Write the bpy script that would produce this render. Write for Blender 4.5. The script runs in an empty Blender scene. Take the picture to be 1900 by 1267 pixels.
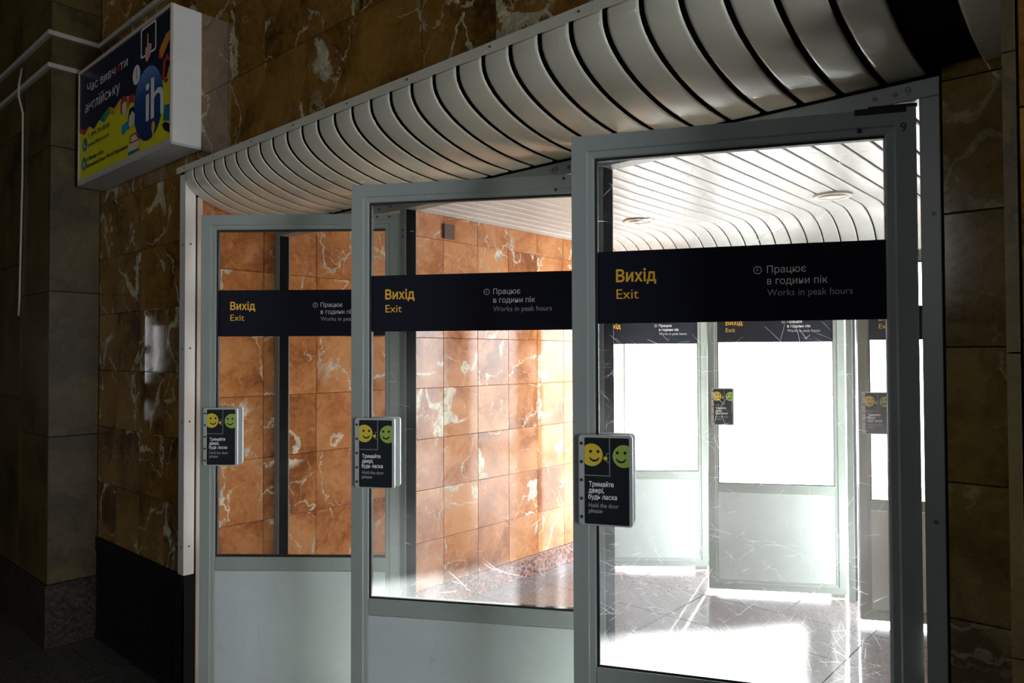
import bpy, math, random
from mathutils import Matrix, Vector

random.seed(7)
scene = bpy.context.scene
COL = scene.collection

# ------------------------------------------------------------------ camera
CAM_H = 1.6053
yaw, pitch, roll = 0.730, 0.0205, -0.0032
fwd = Vector((-math.sin(yaw) * math.cos(pitch), math.cos(yaw) * math.cos(pitch), math.sin(pitch)))
rgt = Vector((math.cos(yaw), math.sin(yaw), 0))
upv = rgt.cross(fwd)
r2 = rgt * math.cos(roll) + upv * math.sin(roll)
u2 = upv * math.cos(roll) - rgt * math.sin(roll)
cam_data = bpy.data.cameras.new('camera')
cam_data.sensor_width = 36
cam_data.lens = 1342.1 / 1900 * 36
cam_data.clip_start = 0.05
cam = bpy.data.objects.new('camera', cam_data)
COL.objects.link(cam)
cam.matrix_world = Matrix(((r2.x, u2.x, -fwd.x, 0), (r2.y, u2.y, -fwd.y, 0), (r2.z, u2.z, -fwd.z, CAM_H), (0, 0, 0, 1)))
scene.camera = cam

# ------------------------------------------------------------------ light
WORLD_STRENGTH = 14.5
SUN_STRENGTH = 32.0
SUN_TRAVEL = Vector((0.30, -1.0, -0.40))
EXPOSURE = 0.0
w = bpy.data.worlds.new('sky')
scene.world = w
w.use_nodes = True
w.node_tree.nodes['Background'].inputs[0].default_value = (0.90, 0.95, 1.0, 1)
w.node_tree.nodes['Background'].inputs[1].default_value = WORLD_STRENGTH
sl = bpy.data.lights.new('sun', 'SUN')
sl.energy = SUN_STRENGTH
sl.color = (1.0, 0.96, 0.90)
sl.angle = math.radians(0.6)
so = bpy.data.objects.new('sun', sl)
COL.objects.link(so)
so.rotation_euler = SUN_TRAVEL.to_track_quat('-Z', 'Y').to_euler()
so.location = (2, 14, 8)


def portal(name, loc, direction, sx, sy):
    l = bpy.data.lights.new(name, 'AREA')
    l.shape = 'RECTANGLE'
    l.size, l.size_y = sx, sy
    l.cycles.is_portal = True
    o = bpy.data.objects.new(name, l)
    COL.objects.link(o)
    o.location = loc
    o.rotation_euler = Vector(direction).to_track_quat('-Z', 'Y').to_euler()


scene.view_settings.view_transform = 'Standard'
scene.view_settings.look = 'None'
scene.view_settings.exposure = EXPOSURE
scene.view_settings.gamma = 1
scene.view_settings.use_curve_mapping = False
scene.cycles.transparent_max_bounces = 40
scene.cycles.use_light_tree = False
scene.cycles.max_bounces = 7
scene.cycles.diffuse_bounces = 4
scene.cycles.glossy_bounces = 3
scene.cycles.transmission_bounces = 6
scene.cycles.use_adaptive_sampling = True
scene.cycles.adaptive_threshold = 0.05
scene.cycles.sample_clamp_indirect = 8.0
scene.cycles.caustics_reflective = True

# ------------------------------------------------------------------ main dimensions (metres)
XL = -3.462          # left side of the recess and of the vestibule
XR = -0.200          # right end of the recess
YF = 1.5307          # face of the marble wall
YR = 1.9977          # face of the door frames
YV = 5.02            # face of the outer door frames
Z_CEIL = 2.52
Z_HEAD0, Z_HEAD1 = 2.238, 2.286
XPIL = -4.588        # side of the pilaster
YPIL = 1.277         # its front

# ------------------------------------------------------------------ node helpers


class NT:
    def __init__(self, name):
        self.m = bpy.data.materials.new(name)
        self.m.use_nodes = True
        self.t = self.m.node_tree
        self.t.nodes.clear()
        self.out = self.t.nodes.new('ShaderNodeOutputMaterial')

    def n(self, typ, ins=None, **kw):
        nd = self.t.nodes.new(typ)
        for k, v in kw.items():
            setattr(nd, k, v)
        for k, v in (ins or {}).items():
            s = nd.inputs[k]
            if isinstance(v, bpy.types.NodeSocket):
                self.t.links.new(v, s)
            else:
                s.default_value = v
        return nd

    def math(self, op, a, b=0.0, c=0.0, clamp=False):
        nd = self.n('ShaderNodeMath', {0: a, 1: b, 2: c}, operation=op)
        nd.use_clamp = clamp
        return nd.outputs[0]

    def vmath(self, op, a, b):
        nd = self.n('ShaderNodeVectorMath', {0: a, 1: b}, operation=op)
        return nd.outputs[0]

    def noise(self, vec, scale, detail=4, rough=0.55, dist=0.0):
        nd = self.n('ShaderNodeTexNoise', {'Vector': vec, 'Scale': scale, 'Detail': detail, 'Roughness': rough, 'Distortion': dist})
        return nd.outputs['Fac']

    def ramp(self, fac, stops):
        nd = self.n('ShaderNodeValToRGB', {0: fac})
        e = nd.color_ramp.elements
        while len(e) < len(stops):
            e.new(0.5)
        for i, (p, c) in enumerate(stops):
            e[i].position = p
            e[i].color = c if len(c) == 4 else (*c, 1)
        return nd.outputs[0]

    def step(self, v, lo, hi):
        nd = self.n('ShaderNodeMapRange', {'Value': v, 'From Min': lo, 'From Max': hi}, interpolation_type='SMOOTHSTEP')
        return nd.outputs[0]

    def mix(self, f, a, b):
        nd = self.n('ShaderNodeMix', data_type='RGBA')
        for s, v in ((nd.inputs[0], f), (nd.inputs[6], a), (nd.inputs[7], b)):
            if isinstance(v, bpy.types.NodeSocket):
                self.t.links.new(v, s)
            else:
                s.default_value = v if not isinstance(v, tuple) or len(v) == 4 else (*v, 1)
        return nd.outputs[2]

    def bsdf(self, col, rough=0.5, metal=0.0, bump=None, bump_s=0.2, bump_d=0.002, spec=0.5, coat=0.0):
        b = self.n('ShaderNodeBsdfPrincipled')
        for k, v in (('Base Color', col), ('Roughness', rough), ('Metallic', metal), ('Specular IOR Level', spec), ('Coat Weight', coat)):
            if isinstance(v, bpy.types.NodeSocket):
                self.t.links.new(v, b.inputs[k])
            else:
                b.inputs[k].default_value = v if not isinstance(v, tuple) or len(v) == 4 else (*v, 1)
        if bump is not None:
            bn = self.n('ShaderNodeBump', {'Strength': bump_s, 'Distance': bump_d, 'Height': bump})
            self.t.links.new(bn.outputs[0], b.inputs['Normal'])
        self.t.links.new(b.outputs[0], self.out.inputs[0])
        return self.m

    def coords(self, rnd=True):
        tc = self.n('ShaderNodeTexCoord').outputs['Object']
        if not rnd:
            return tc
        oi = self.n('ShaderNodeObjectInfo').outputs['Random']
        cb = self.n('ShaderNodeCombineXYZ', {0: self.math('MULTIPLY', oi, 37.0), 1: self.math('MULTIPLY', oi, 91.0), 2: self.math('MULTIPLY', oi, 53.0)})
        return self.vmath('ADD', tc, cb.outputs[0])


def plain(name, col, rough=0.5, metal=0.0, var=0.06, scale=14, spec=0.5, bump=0.0, coat=0.0):
    t = NT(name)
    v = t.coords()
    nz = t.noise(v, scale, 5)
    c0 = tuple(max(0, c * (1 - var)) for c in col)
    c1 = tuple(min(1, c * (1 + var)) for c in col)
    c = t.ramp(nz, [(0.3, c0), (0.7, c1)])
    r = t.math('ADD', t.math('MULTIPLY', nz, 0.12), rough - 0.06)
    return t.bsdf(c, r, metal, bump=t.noise(v, scale * 20, 2) if bump else None, bump_s=bump, spec=spec, coat=coat)


def marble(name, dark, mid, light, vein, rough=0.10, vein_amt=1.0, cover=0.50):
    t = NT(name)
    v = t.coords()
    oi = t.n('ShaderNodeObjectInfo').outputs['Random']
    v = t.n('ShaderNodeVectorRotate', {'Vector': v, 'Axis': (0.6, 0.7, 0.15), 'Angle': t.math('MULTIPLY', oi, 40.0)}, rotation_type='AXIS_ANGLE').outputs[0]
    warp = t.n('ShaderNodeTexNoise', {'Vector': v, 'Scale': 3.0, 'Detail': 5.0, 'Roughness': 0.62})
    wv = t.vmath('ADD', v, t.n('ShaderNodeVectorMath', {0: warp.outputs['Color'], 1: (0.30, 0.30, 0.30)}, operation='MULTIPLY').outputs[0])
    base = t.noise(wv, 2.4, 7, 0.62, 0.4)
    fine = t.noise(wv, 30, 5, 0.7)
    tone = t.math('ADD', t.math('MULTIPLY', base, 0.70), t.math('MULTIPLY', fine, 0.30))
    tone = t.math('ADD', tone, t.math('MULTIPLY', t.math('SUBTRACT', oi, 0.5), 0.07))
    col = t.ramp(tone, [(0.38, dark), (0.49, mid), (0.60, light)])
    # cream veins that swell into blotches
    st = t.n('ShaderNodeVectorMath', {0: wv, 1: (1.0, 1.0, 0.42)}, operation='MULTIPLY').outputs[0]
    a = t.noise(st, 1.9, 2, 0.45, 0.2)
    ridge = t.math('ABSOLUTE', t.math('SUBTRACT', a, 0.5))
    m1 = t.step(t.noise(v, 3.2, 2), 0.45, 0.70)
    width = t.math('ADD', t.math('MULTIPLY', m1, 0.026), 0.0022)
    jag = t.math('MULTIPLY', t.math('SUBTRACT', fine, 0.5), 0.034)
    v1 = t.math('SUBTRACT', 1.0, t.step(t.math('DIVIDE', t.math('ADD', ridge, jag), width), 0.70, 1.05))
    v1 = t.math('MULTIPLY', v1, t.step(t.noise(v, 1.5, 1), cover, cover + 0.07))
    # thin pale cracks
    vo = t.n('ShaderNodeTexVoronoi', {'Vector': wv, 'Scale': 6.5}, feature='DISTANCE_TO_EDGE').outputs['Distance']
    v2 = t.math('MULTIPLY', t.math('SUBTRACT', 1.0, t.step(vo, 0.004, 0.02)), t.step(t.noise(v, 4.1, 2), 0.50, 0.66))
    v2 = t.math('MULTIPLY', v2, 0.55)
    # long narrow veins
    a3 = t.noise(t.vmath('ADD', st, (7.3, 1.9, 4.4)), 2.3, 2, 0.5, 0.3)
    r3 = t.math('ADD', t.math('ABSOLUTE', t.math('SUBTRACT', a3, 0.5)), t.math('MULTIPLY', jag, 0.18))
    v3 = t.math('SUBTRACT', 1.0, t.step(r3, 0.0035, 0.0075))
    v3 = t.math('MULTIPLY', v3, t.step(t.noise(v, 2.3, 1), 0.44, 0.54))
    v3 = t.math('MULTIPLY', v3, 0.85)
    vf = t.math('MULTIPLY', t.math('MAXIMUM', t.math('MAXIMUM', v1, v3), v2), vein_amt, clamp=True)
    vcol = t.mix(t.step(fine, 0.38, 0.60), tuple(0.55 * c for c in vein), vein)
    col = t.mix(vf, col, vcol)
    r = t.math('ADD', t.math('MULTIPLY', fine, 0.08), rough - 0.03)
    return t.bsdf(col, r, 0, bump=base, bump_s=0.015, bump_d=0.004, spec=0.4)


def granite(name, cols, scale, rough=0.2):
    t = NT(name)
    v = t.coords()
    vo = t.n('ShaderNodeTexVoronoi', {'Vector': v, 'Scale': scale})
    sep = t.n('ShaderNodeSeparateColor', {0: vo.outputs['Color']})
    f = t.math('ADD', t.math('MULTIPLY', sep.outputs[0], 0.75), t.math('MULTIPLY', t.noise(v, scale * 1.7, 3), 0.25))
    k = len(cols)
    col = t.ramp(f, [(0.15 + 0.7 * i / (k - 1), c) for i, c in enumerate(cols)])
    return t.bsdf(col, rough, 0)


def glass(name, haze):
    """door pane: thin clear sheet, dulled by fine scouring"""
    t = NT(name)
    tc = t.coords(False)
    sep = t.n('ShaderNodeSeparateXYZ', {0: tc})
    patch = t.step(t.noise(t.coords(True), 2.6, 3, 0.6), 0.38, 0.70)
    # scuffed most where feet, bags and hands reach the pane
    low = t.math('SUBTRACT', 1.0, t.step(sep.outputs[2], 0.76, 1.80))
    hz = t.math('MULTIPLY', t.math('ADD', t.math('MULTIPLY', patch, 0.75), 0.35), t.math('ADD', low, 0.10))
    fac = t.math('MULTIPLY', hz, haze, clamp=True)
    tr = t.n('ShaderNodeBsdfTransparent', {0: (0.955, 0.965, 0.96, 1)})
    gl = t.n('ShaderNodeBsdfGlossy', {'Color': (1, 1, 1, 1), 'Roughness': 0.03})
    fr = t.n('ShaderNodeFresnel', {'IOR': 1.25})
    m1 = t.n('ShaderNodeMixShader', {0: fr.outputs[0], 1: tr.outputs[0], 2: gl.outputs[0]})
    tl = t.n('ShaderNodeBsdfTranslucent', {0: (0.90, 0.95, 1.0, 1)})
    m2 = t.n('ShaderNodeMixShader', {0: fac, 1: m1.outputs[0], 2: tl.outputs[0]})
    t.t.links.new(m2.outputs[0], t.out.inputs[0])
    return t.m


def scratch_mat(name):
    t = NT(name)
    tr = t.n('ShaderNodeBsdfTransparent')
    tl = t.n('ShaderNodeBsdfTranslucent', {0: (0.96, 0.98, 1.0, 1)})
    m = t.n('ShaderNodeMixShader', {0: t.step(t.noise(t.coords(), 25, 2), 0.30, 0.62), 1: tr.outputs[0], 2: tl.outputs[0]})
    t.t.links.new(m.outputs[0], t.out.inputs[0])
    return t.m


def painted(name, col, rough=0.42, chips=0.5, coat=0.0):
    """light grey enamel with grime and small chips"""
    t = NT(name)
    v = t.coords()
    nz = t.noise(v, 5, 6, 0.65)
    c = t.ramp(nz, [(0.3, tuple(k * 0.90 for k in col)), (0.7, col)])
    ch = t.math('MULTIPLY', t.step(t.noise(v, 70, 4, 0.7), 0.74, 0.80), chips, clamp=True)
    c = t.mix(ch, c, (0.05, 0.05, 0.045))
    mp = t.n('ShaderNodeMapping', {'Vector': v, 'Scale': (30, 30, 4)})
    st = t.math('MULTIPLY', t.step(t.noise(mp.outputs[0], 1.3, 3), 0.62, 0.8), 0.12)
    c = t.mix(st, c, (0.10, 0.095, 0.08))
    r = t.math('ADD', t.math('MULTIPLY', nz, 0.15), rough - 0.08)
    return t.bsdf(c, r, 0, coat=coat)


M = {}
M['marble'] = marble('brown_marble', (0.050, 0.021, 0.003), (0.170, 0.081, 0.0135), (0.26, 0.135, 0.028), (0.55, 0.48, 0.31), cover=0.42, rough=0.05)
M['marble_side'] = marble('orange_marble_lit', (0.24, 0.075, 0.019), (0.48, 0.175, 0.055), (0.62, 0.285, 0.115), (0.82, 0.72, 0.57), cover=0.50)  # same stone as the facade; brighter vestibule light is put into its colour
M['marble_right'] = marble('brown_marble_plain', (0.07, 0.040, 0.008), (0.16, 0.098, 0.022), (0.24, 0.16, 0.045), (0.42, 0.34, 0.20), vein_amt=0.55)
M['travertine'] = marble('yellow_travertine', (0.030, 0.019, 0.004), (0.072, 0.048, 0.0115), (0.105, 0.072, 0.019), (0.02, 0.014, 0.004), rough=0.45, vein_amt=0.4)
M['grout'] = plain('dark_grout', (0.035, 0.022, 0.012), 0.9)
M['granite_red'] = granite('red_granite', [(0.03, 0.02, 0.02), (0.16, 0.06, 0.045), (0.34, 0.11, 0.07), (0.30, 0.22, 0.19)], 60)
M['granite_dark'] = granite('dark_granite', [(0.012, 0.009, 0.007), (0.035, 0.022, 0.016), (0.06, 0.04, 0.03)], 70, 0.3)
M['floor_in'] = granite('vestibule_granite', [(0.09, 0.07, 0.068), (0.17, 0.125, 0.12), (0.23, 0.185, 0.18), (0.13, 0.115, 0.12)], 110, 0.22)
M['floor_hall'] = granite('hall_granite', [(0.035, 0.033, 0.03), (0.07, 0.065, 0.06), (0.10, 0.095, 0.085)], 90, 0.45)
M['hall_wall'] = plain('hall_plaster', (0.055, 0.034, 0.012), 0.7)
M['hall_ceiling'] = plain('hall_ceiling_paint', (0.09, 0.07, 0.04), 0.8)
M['concrete'] = plain('concrete', (0.45, 0.44, 0.42), 0.85)
M['pave'] = plain('pale_paving', (0.62, 0.60, 0.57), 0.85)
M['door'] = painted('grey_door_enamel', (0.315, 0.355, 0.33))
M['frame'] = painted('grey_frame_enamel', (0.21, 0.23, 0.208), chips=0.7)
M['panel'] = painted('grey_panel_enamel', (0.56, 0.62, 0.62), rough=0.30, chips=0.15, coat=0.2)
M['white'] = painted('white_strip_enamel', (0.78, 0.76, 0.72), chips=0.3)
M['rusty'] = painted('worn_cream_strip', (0.55, 0.46, 0.38), chips=1.0)
M['alu'] = plain('brushed_aluminium', (0.52, 0.55, 0.53), 0.40, 0.25, var=0.04)
M['plate_back'] = plain('grey_plate_enamel', (0.50, 0.53, 0.53), 0.4)
M['slat'] = painted('cream_slat_enamel', (0.68, 0.655, 0.525), rough=0.26, chips=0.15, coat=0.35)
M['slat_in'] = painted('white_slat_enamel', (0.58, 0.585, 0.58), rough=0.35, chips=0.0)
M['black'] = plain('black_rubber', (0.012, 0.012, 0.013), 0.6)
M['void'] = plain('black_backing', (0.006, 0.006, 0.007), 0.9, spec=0.05)
M['steel'] = plain('screw_steel', (0.25, 0.24, 0.22), 0.4, 0.8)
M['screw_dark'] = plain('dark_screw', (0.05, 0.05, 0.048), 0.45, 0.4)
M['navy'] = plain('navy_vinyl', (0.009, 0.010, 0.020), 0.5, var=0.03, spec=0.15)
M['gold'] = plain('golden_print', (0.97, 0.53, 0.03), 0.5, var=0.02)
M['white_print'] = plain('white_print', (0.95, 0.92, 0.90), 0.5, var=0.02)
M['grey_print'] = plain('grey_print', (0.48, 0.46, 0.50), 0.5, var=0.02)
M['print_black'] = plain('charcoal_print', (0.014, 0.019, 0.022), 0.4, var=0.05, spec=0.25)
M['print_grey'] = plain('pale_line_print', (0.20, 0.22, 0.23), 0.4)
M['smile_yellow'] = plain('yellow_print', (0.75, 0.56, 0.05), 0.4, var=0.03)
M['smile_green'] = plain('green_print', (0.36, 0.50, 0.09), 0.4, var=0.03)
M['brown_box'] = plain('brown_plastic', (0.10, 0.045, 0.03), 0.5)
M['duct'] = plain('white_duct_plastic', (0.42, 0.38, 0.31), 0.5)
M['lamp_metal'] = plain('lamp_chrome', (0.7, 0.68, 0.66), 0.25, 0.9)
M['lamp_white'] = plain('lamp_white_enamel', (0.85, 0.82, 0.78), 0.4)
M['grille'] = plain('black_grille_paint', (0.008, 0.008, 0.008), 0.8, spec=0.15)
M['glass1'] = glass('clear_door_glass', 0.012)
M['glass2'] = glass('hazed_door_glass', 0.065)
M['glass3'] = glass('scratched_door_glass', 0.17)
M['glass_far'] = glass('outer_door_glass', 0.03)
M['scratch'] = scratch_mat('glass_scratch')
for nm, c in (('s_navy', (0.010, 0.014, 0.035)), ('s_yellow', (0.66, 0.60, 0.012)), ('s_white', (0.72, 0.70, 0.66)), ('s_red', (0.42, 0.035, 0.03)),
              ('s_orange', (0.62, 0.22, 0.03)), ('s_green', (0.05, 0.26, 0.08)), ('s_teal', (0.015, 0.17, 0.21)), ('s_blue', (0.02, 0.25, 0.50)),
              ('s_skin', (0.62, 0.36, 0.24)), ('s_black', (0.012, 0.014, 0.02)), ('s_gold', (0.75, 0.42, 0.05)), ('s_cream', (0.65, 0.55, 0.42))):
    M[nm] = plain('sign_print_' + nm[2:], c, 0.35, var=0.03)
t = NT('sign_print_globe')
sp = t.n('ShaderNodeSeparateXYZ', {0: t.coords(False)})
M['s_globe'] = t.bsdf(t.ramp(t.math('DIVIDE', sp.outputs[2], 0.63), [(0.12, (0.012, 0.028, 0.11)), (0.45, (0.016, 0.06, 0.20)), (0.64, (0.12, 0.24, 0.48))]), 0.35)

# ------------------------------------------------------------------ mesh helpers


class MB:
    def __init__(self):
        self.v, self.f, self.mi, self.mats = [], [], [], []

    def mat(self, m):
        m = M[m] if isinstance(m, str) else m
        if m not in self.mats:
            self.mats.append(m)
        return self.mats.index(m)

    def add(self, vs, fs, m=None):
        b = len(self.v)
        self.v += [tuple(p) for p in vs]
        k = self.mat(m) if m is not None else 0
        for f in fs:
            self.f.append([b + i for i in f])
            self.mi.append(k)
        return self

    def box(self, x0, x1, y0, y1, z0, z1, m=None):
        vs = [(x, y, z) for z in (z0, z1) for y in (y0, y1) for x in (x0, x1)]
        return self.add(vs, [(0, 2, 3, 1), (4, 5, 7, 6), (0, 1, 5, 4), (2, 6, 7, 3), (0, 4, 6, 2), (1, 3, 7, 5)], m)

    def rings(self, rings, m=None, closed=True, caps=True):
        n = len(rings[0])
        vs = [p for r in rings for p in r]
        fs = []
        for i in range(len(rings) - 1):
            for j in range(n if closed else n - 1):
                k = (j + 1) % n
                fs.append((i * n + j, i * n + k, (i + 1) * n + k, (i + 1) * n + j))
        if caps and closed:
            fs.append(tuple(range(n - 1, -1, -1)))
            fs.append(tuple((len(rings) - 1) * n + j for j in range(n)))
        return self.add(vs, fs, m)

    def prism(self, poly, fa, fb, m=None):
        """poly: list of 2d points; fa, fb map them to 3d at either end"""
        return self.rings([[fa(p) for p in poly], [fb(p) for p in poly]], m)

    def cyl(self, c, axis, r, h, m=None, n=12):
        a = Vector(axis).normalized()
        u = a.orthogonal().normalized()
        v = a.cross(u)
        c = Vector(c)
        r0 = [c + (u * math.cos(2 * math.pi * i / n) + v * math.sin(2 * math.pi * i / n)) * r for i in range(n)]
        return self.rings([r0, [p + a * h for p in r0]], m)

    def tube(self, pts, r, m=None, n=8):
        rings = []
        for i, p in enumerate(pts):
            p = Vector(p)
            d = (Vector(pts[min(i + 1, len(pts) - 1)]) - Vector(pts[max(i - 1, 0)])).normalized()
            u = d.cross(Vector((0, 1, 0.01))).normalized()
            v = d.cross(u)
            rings.append([p + (u * math.cos(2 * math.pi * k / n) + v * math.sin(2 * math.pi * k / n)) * r for k in range(n)])
        return self.rings(rings, m)

    def build(self, name, m=None, parent=None, loc=(0, 0, 0), smooth=False, bevel=0, seg=2):
        me = bpy.data.meshes.new(name)
        me.from_pydata(self.v, [], self.f)
        mats = self.mats if self.mats else [M[m] if isinstance(m, str) else m]
        for k in mats:
            me.materials.append(k)
        if self.mats:
            me.polygons.foreach_set('material_index', self.mi)
        if smooth:
            me.polygons.foreach_set('use_smooth', [True] * len(me.polygons))
        me.update()
        o = bpy.data.objects.new(name, me)
        COL.objects.link(o)
        o.location = loc
        if parent:
            o.parent = parent
        if bevel:
            md = o.modifiers.new('bevel', 'BEVEL')
            md.width, md.segments, md.limit_method, md.angle_limit = bevel, seg, 'ANGLE', math.radians(40)
        return o


def copy_part(o, parent, loc=None):
    c = o.copy()
    COL.objects.link(c)
    c.parent = parent
    if loc is not None:
        c.location = loc
    return c


def tag(o, label=None, cat=None, group=None, kind=None):
    for k, v in (('label', label), ('category', cat), ('group', group), ('kind', kind)):
        if v:
            o[k] = v
    return o


def empty(name, loc=(0, 0, 0), rz=0):
    o = bpy.data.objects.new(name, None)
    o.empty_display_size = 0.1
    COL.objects.link(o)
    o.location = loc
    o.rotation_euler = (0, 0, rz)
    return o


def holed(ax, a0, a1, u0, u1, z0, z1, holes, mb=None):
    """a wall slab between a0 and a1 along axis ax, spanning u and z, with rectangular holes"""
    mb = mb or MB()
    us = sorted({u0, u1, *[h[0] for h in holes], *[h[1] for h in holes]})
    zs = sorted({z0, z1, *[h[2] for h in holes], *[h[3] for h in holes]})
    for i in range(len(us) - 1):
        for j in range(len(zs) - 1):
            cu, cz = (us[i] + us[i + 1]) / 2, (zs[j] + zs[j + 1]) / 2
            if any(h[0] < cu < h[1] and h[2] < cz < h[3] for h in holes):
                continue
            if ax == 'y':
                mb.box(us[i], us[i + 1], a0, a1, zs[j], zs[j + 1])
            else:
                mb.box(a0, a1, us[i], us[i + 1], zs[j], zs[j + 1])
    return mb


def tile(u0, u1, z0, z1, face, depth, axis, sign, mat, parent, gap=0.0018, name='tile', bev=0.0016):
    """a slab of stone with a small arris; face = coordinate of the polished face along axis, sign = outward direction"""
    g = gap / 2
    hu, hz = (u1 - u0) / 2 - g, (z1 - z0) / 2 - g
    face += sign * random.uniform(-0.0006, 0.0006)
    ring = lambda ins, d: [(-hu + ins, d, -hz + ins), (hu - ins, d, -hz + ins), (hu - ins, d, hz - ins), (-hu + ins, d, hz - ins)]
    rs = [ring(0, -depth * sign), ring(0, -bev * sign), ring(bev, 0)]
    mb = MB()
    conv = (lambda p: p) if axis == 'y' else (lambda p: (p[1], p[0], p[2])) if axis == 'x' else (lambda p: (p[0], p[2], p[1]))
    mb.rings([[conv(p) for p in r] for r in rs])
    cu, cz = (u0 + u1) / 2, (z0 + z1) / 2
    loc = (cu, face, cz) if axis == 'y' else (face, cu, cz) if axis == 'x' else (cu, cz, face)
    return mb.build(name, mat, parent, loc)


_tcache = {}


def text_geo(s):
    if s not in _tcache:
        cu = bpy.data.curves.new('text', 'FONT')
        cu.body = s
        cu.size = 1.0
        cu.resolution_u = 3
        ob = bpy.data.objects.new('text', cu)
        COL.objects.link(ob)
        dg = bpy.context.evaluated_depsgraph_get()
        dg.update()
        me = bpy.data.meshes.new_from_object(ob.evaluated_get(dg))
        vs = [(v.co.x, v.co.y) for v in me.vertices]
        fs = [tuple(p.vertices) for p in me.polygons]
        bpy.data.objects.remove(ob)
        bpy.data.curves.remove(cu)
        bpy.data.meshes.remove(me)
        _tcache[s] = (vs, fs)
    return _tcache[s]


CAP = 0.727


def text(mb, s, x, z, width, cap, place, m, bold=0.0):
    """lay lettering with its left end at x, baseline z; place maps (x, z) to 3d"""
    vs, fs = text_geo(s)
    x0, x1 = min(v[0] for v in vs), max(v[0] for v in vs)
    sx, sz = width / (x1 - x0), cap / CAP
    o = Vector(place(0, 0))
    up_ = (Vector(place(1, 0)) - o).cross(Vector(place(0, 1)) - o).normalized()
    shifts = [(0, 0)] if bold <= 0 else [(-bold * cap, 0), (bold * cap, 0), (0, bold * cap), (0, -bold * cap)]
    for i, (dx, dz) in enumerate(shifts):      # heavier strokes for the bold lines
        mb.add([Vector(place(x + dx + (v[0] - x0) * sx, z + dz + v[1] * sz)) + up_ * (i * 0.00012) for v in vs], fs, m)


def disc(mb, cx, cz, r, place, m, n=28, rz=None, lo=-1e9, hi=1e9):
    rz = rz or r
    vs = [place(min(hi, max(lo, cx + r * math.cos(2 * math.pi * i / n))), cz + rz * math.sin(2 * math.pi * i / n)) for i in range(n)]
    mb.add(vs, [tuple(range(n))], m)


def ring2d(mb, cx, cz, r0, r1, place, m, n=28, a0=0, a1=2 * math.pi, rz=1.0):
    vs, fs = [], []
    for i in range(n + 1):
        a = a0 + (a1 - a0) * i / n
        for r in (r0, r1):
            vs.append(place(cx + r * math.cos(a), cz + r * rz * math.sin(a)))
    for i in range(n):
        fs.append((2 * i, 2 * i + 1, 2 * i + 3, 2 * i + 2))
    mb.add(vs, fs, m)


def poly(mb, pts, place, m):
    mb.add([place(*p) for p in pts], [tuple(range(len(pts)))], m)


# ------------------------------------------------------------------ the station hall behind the camera
HX0, HX1, HY0, HZ = -10.0, 3.3, -6.0, 4.2
hw = holed('x', HX1, HX1 + 0.25, HY0, YF + 0.2, 0, HZ, [(0.05, 1.4, 0.3, 2.45)])
tag(hw.build('wall_right', 'hall_wall'), 'plastered hall wall with a tall window opening, behind the photographer', 'wall', kind='structure')
portal('opening_portal', (HX1 + 0.1, 0.725, 1.375), (-1, 0, 0), 1.35, 2.15)
hb = holed('y', HY0 - 0.25, HY0, HX0, HX1, 0, HZ, [(-3.5, -2.1, 2.45, 3.4)])  # opening added to throw fill light on the door fronts and sign
portal('opening_portal', (-2.8, HY0 - 0.1, 2.925), (0, 1, 0), 1.4, 0.95)
tag(hb.build('wall_back', 'hall_wall'), 'dark hall wall with one added opening for frontal fill light, behind the photographer', 'wall', kind='structure')
hl = holed('x', HX0 - 0.25, HX0, HY0, YF + 0.2, 0, HZ, [(-0.91, -0.80, 1.76, 2.16), (-0.91, -0.80, 1.27, 1.66), (-0.89, -0.79, 0.77, 1.03), (-1.07, -0.96, 1.41, 2.04)])
tag(hl.build('wall_left', 'hall_wall'), 'far end wall of the hall with small glazed openings', 'wall', kind='structure')
tag(MB().box(HX0 - 0.25, HX1 + 0.25, HY0 - 0.25, YF + 0.25, HZ, HZ + 0.2).build('ceiling_hall', 'hall_ceiling'), 'high painted ceiling of the dark hall', 'ceiling', kind='structure')
fl = MB().box(HX0 - 0.25, HX1 + 0.25, HY0 - 0.25, YR + 0.06, -0.15, -0.012).build('floor_hall', 'grout')
tag(fl, 'dark granite slab floor of the hall', 'floor', kind='structure')
MB().box(HX0, -7.4, HY0, YF + 0.1, -0.02, 0).build('floor_field', 'floor_hall', fl)
MB().box(-1.7, HX1, HY0, -0.3, -0.02, 0).build('floor_field', 'floor_hall', fl)
MB().box(-7.4, -1.7, HY0, -0.3, -0.02, 0).build('floor_field', 'floor_hall', fl)
for i in range(20):
    for j in range(4):
        x0, y0 = -7.4 + i * 0.5685, -0.3 + j * 0.56
        if x0 < HX1:
            tile(x0, min(x0 + 0.5685, HX1), y0, y0 + 0.56, 0.0, 0.02, 'z', 1, 'floor_hall', fl, gap=0.004)

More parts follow.
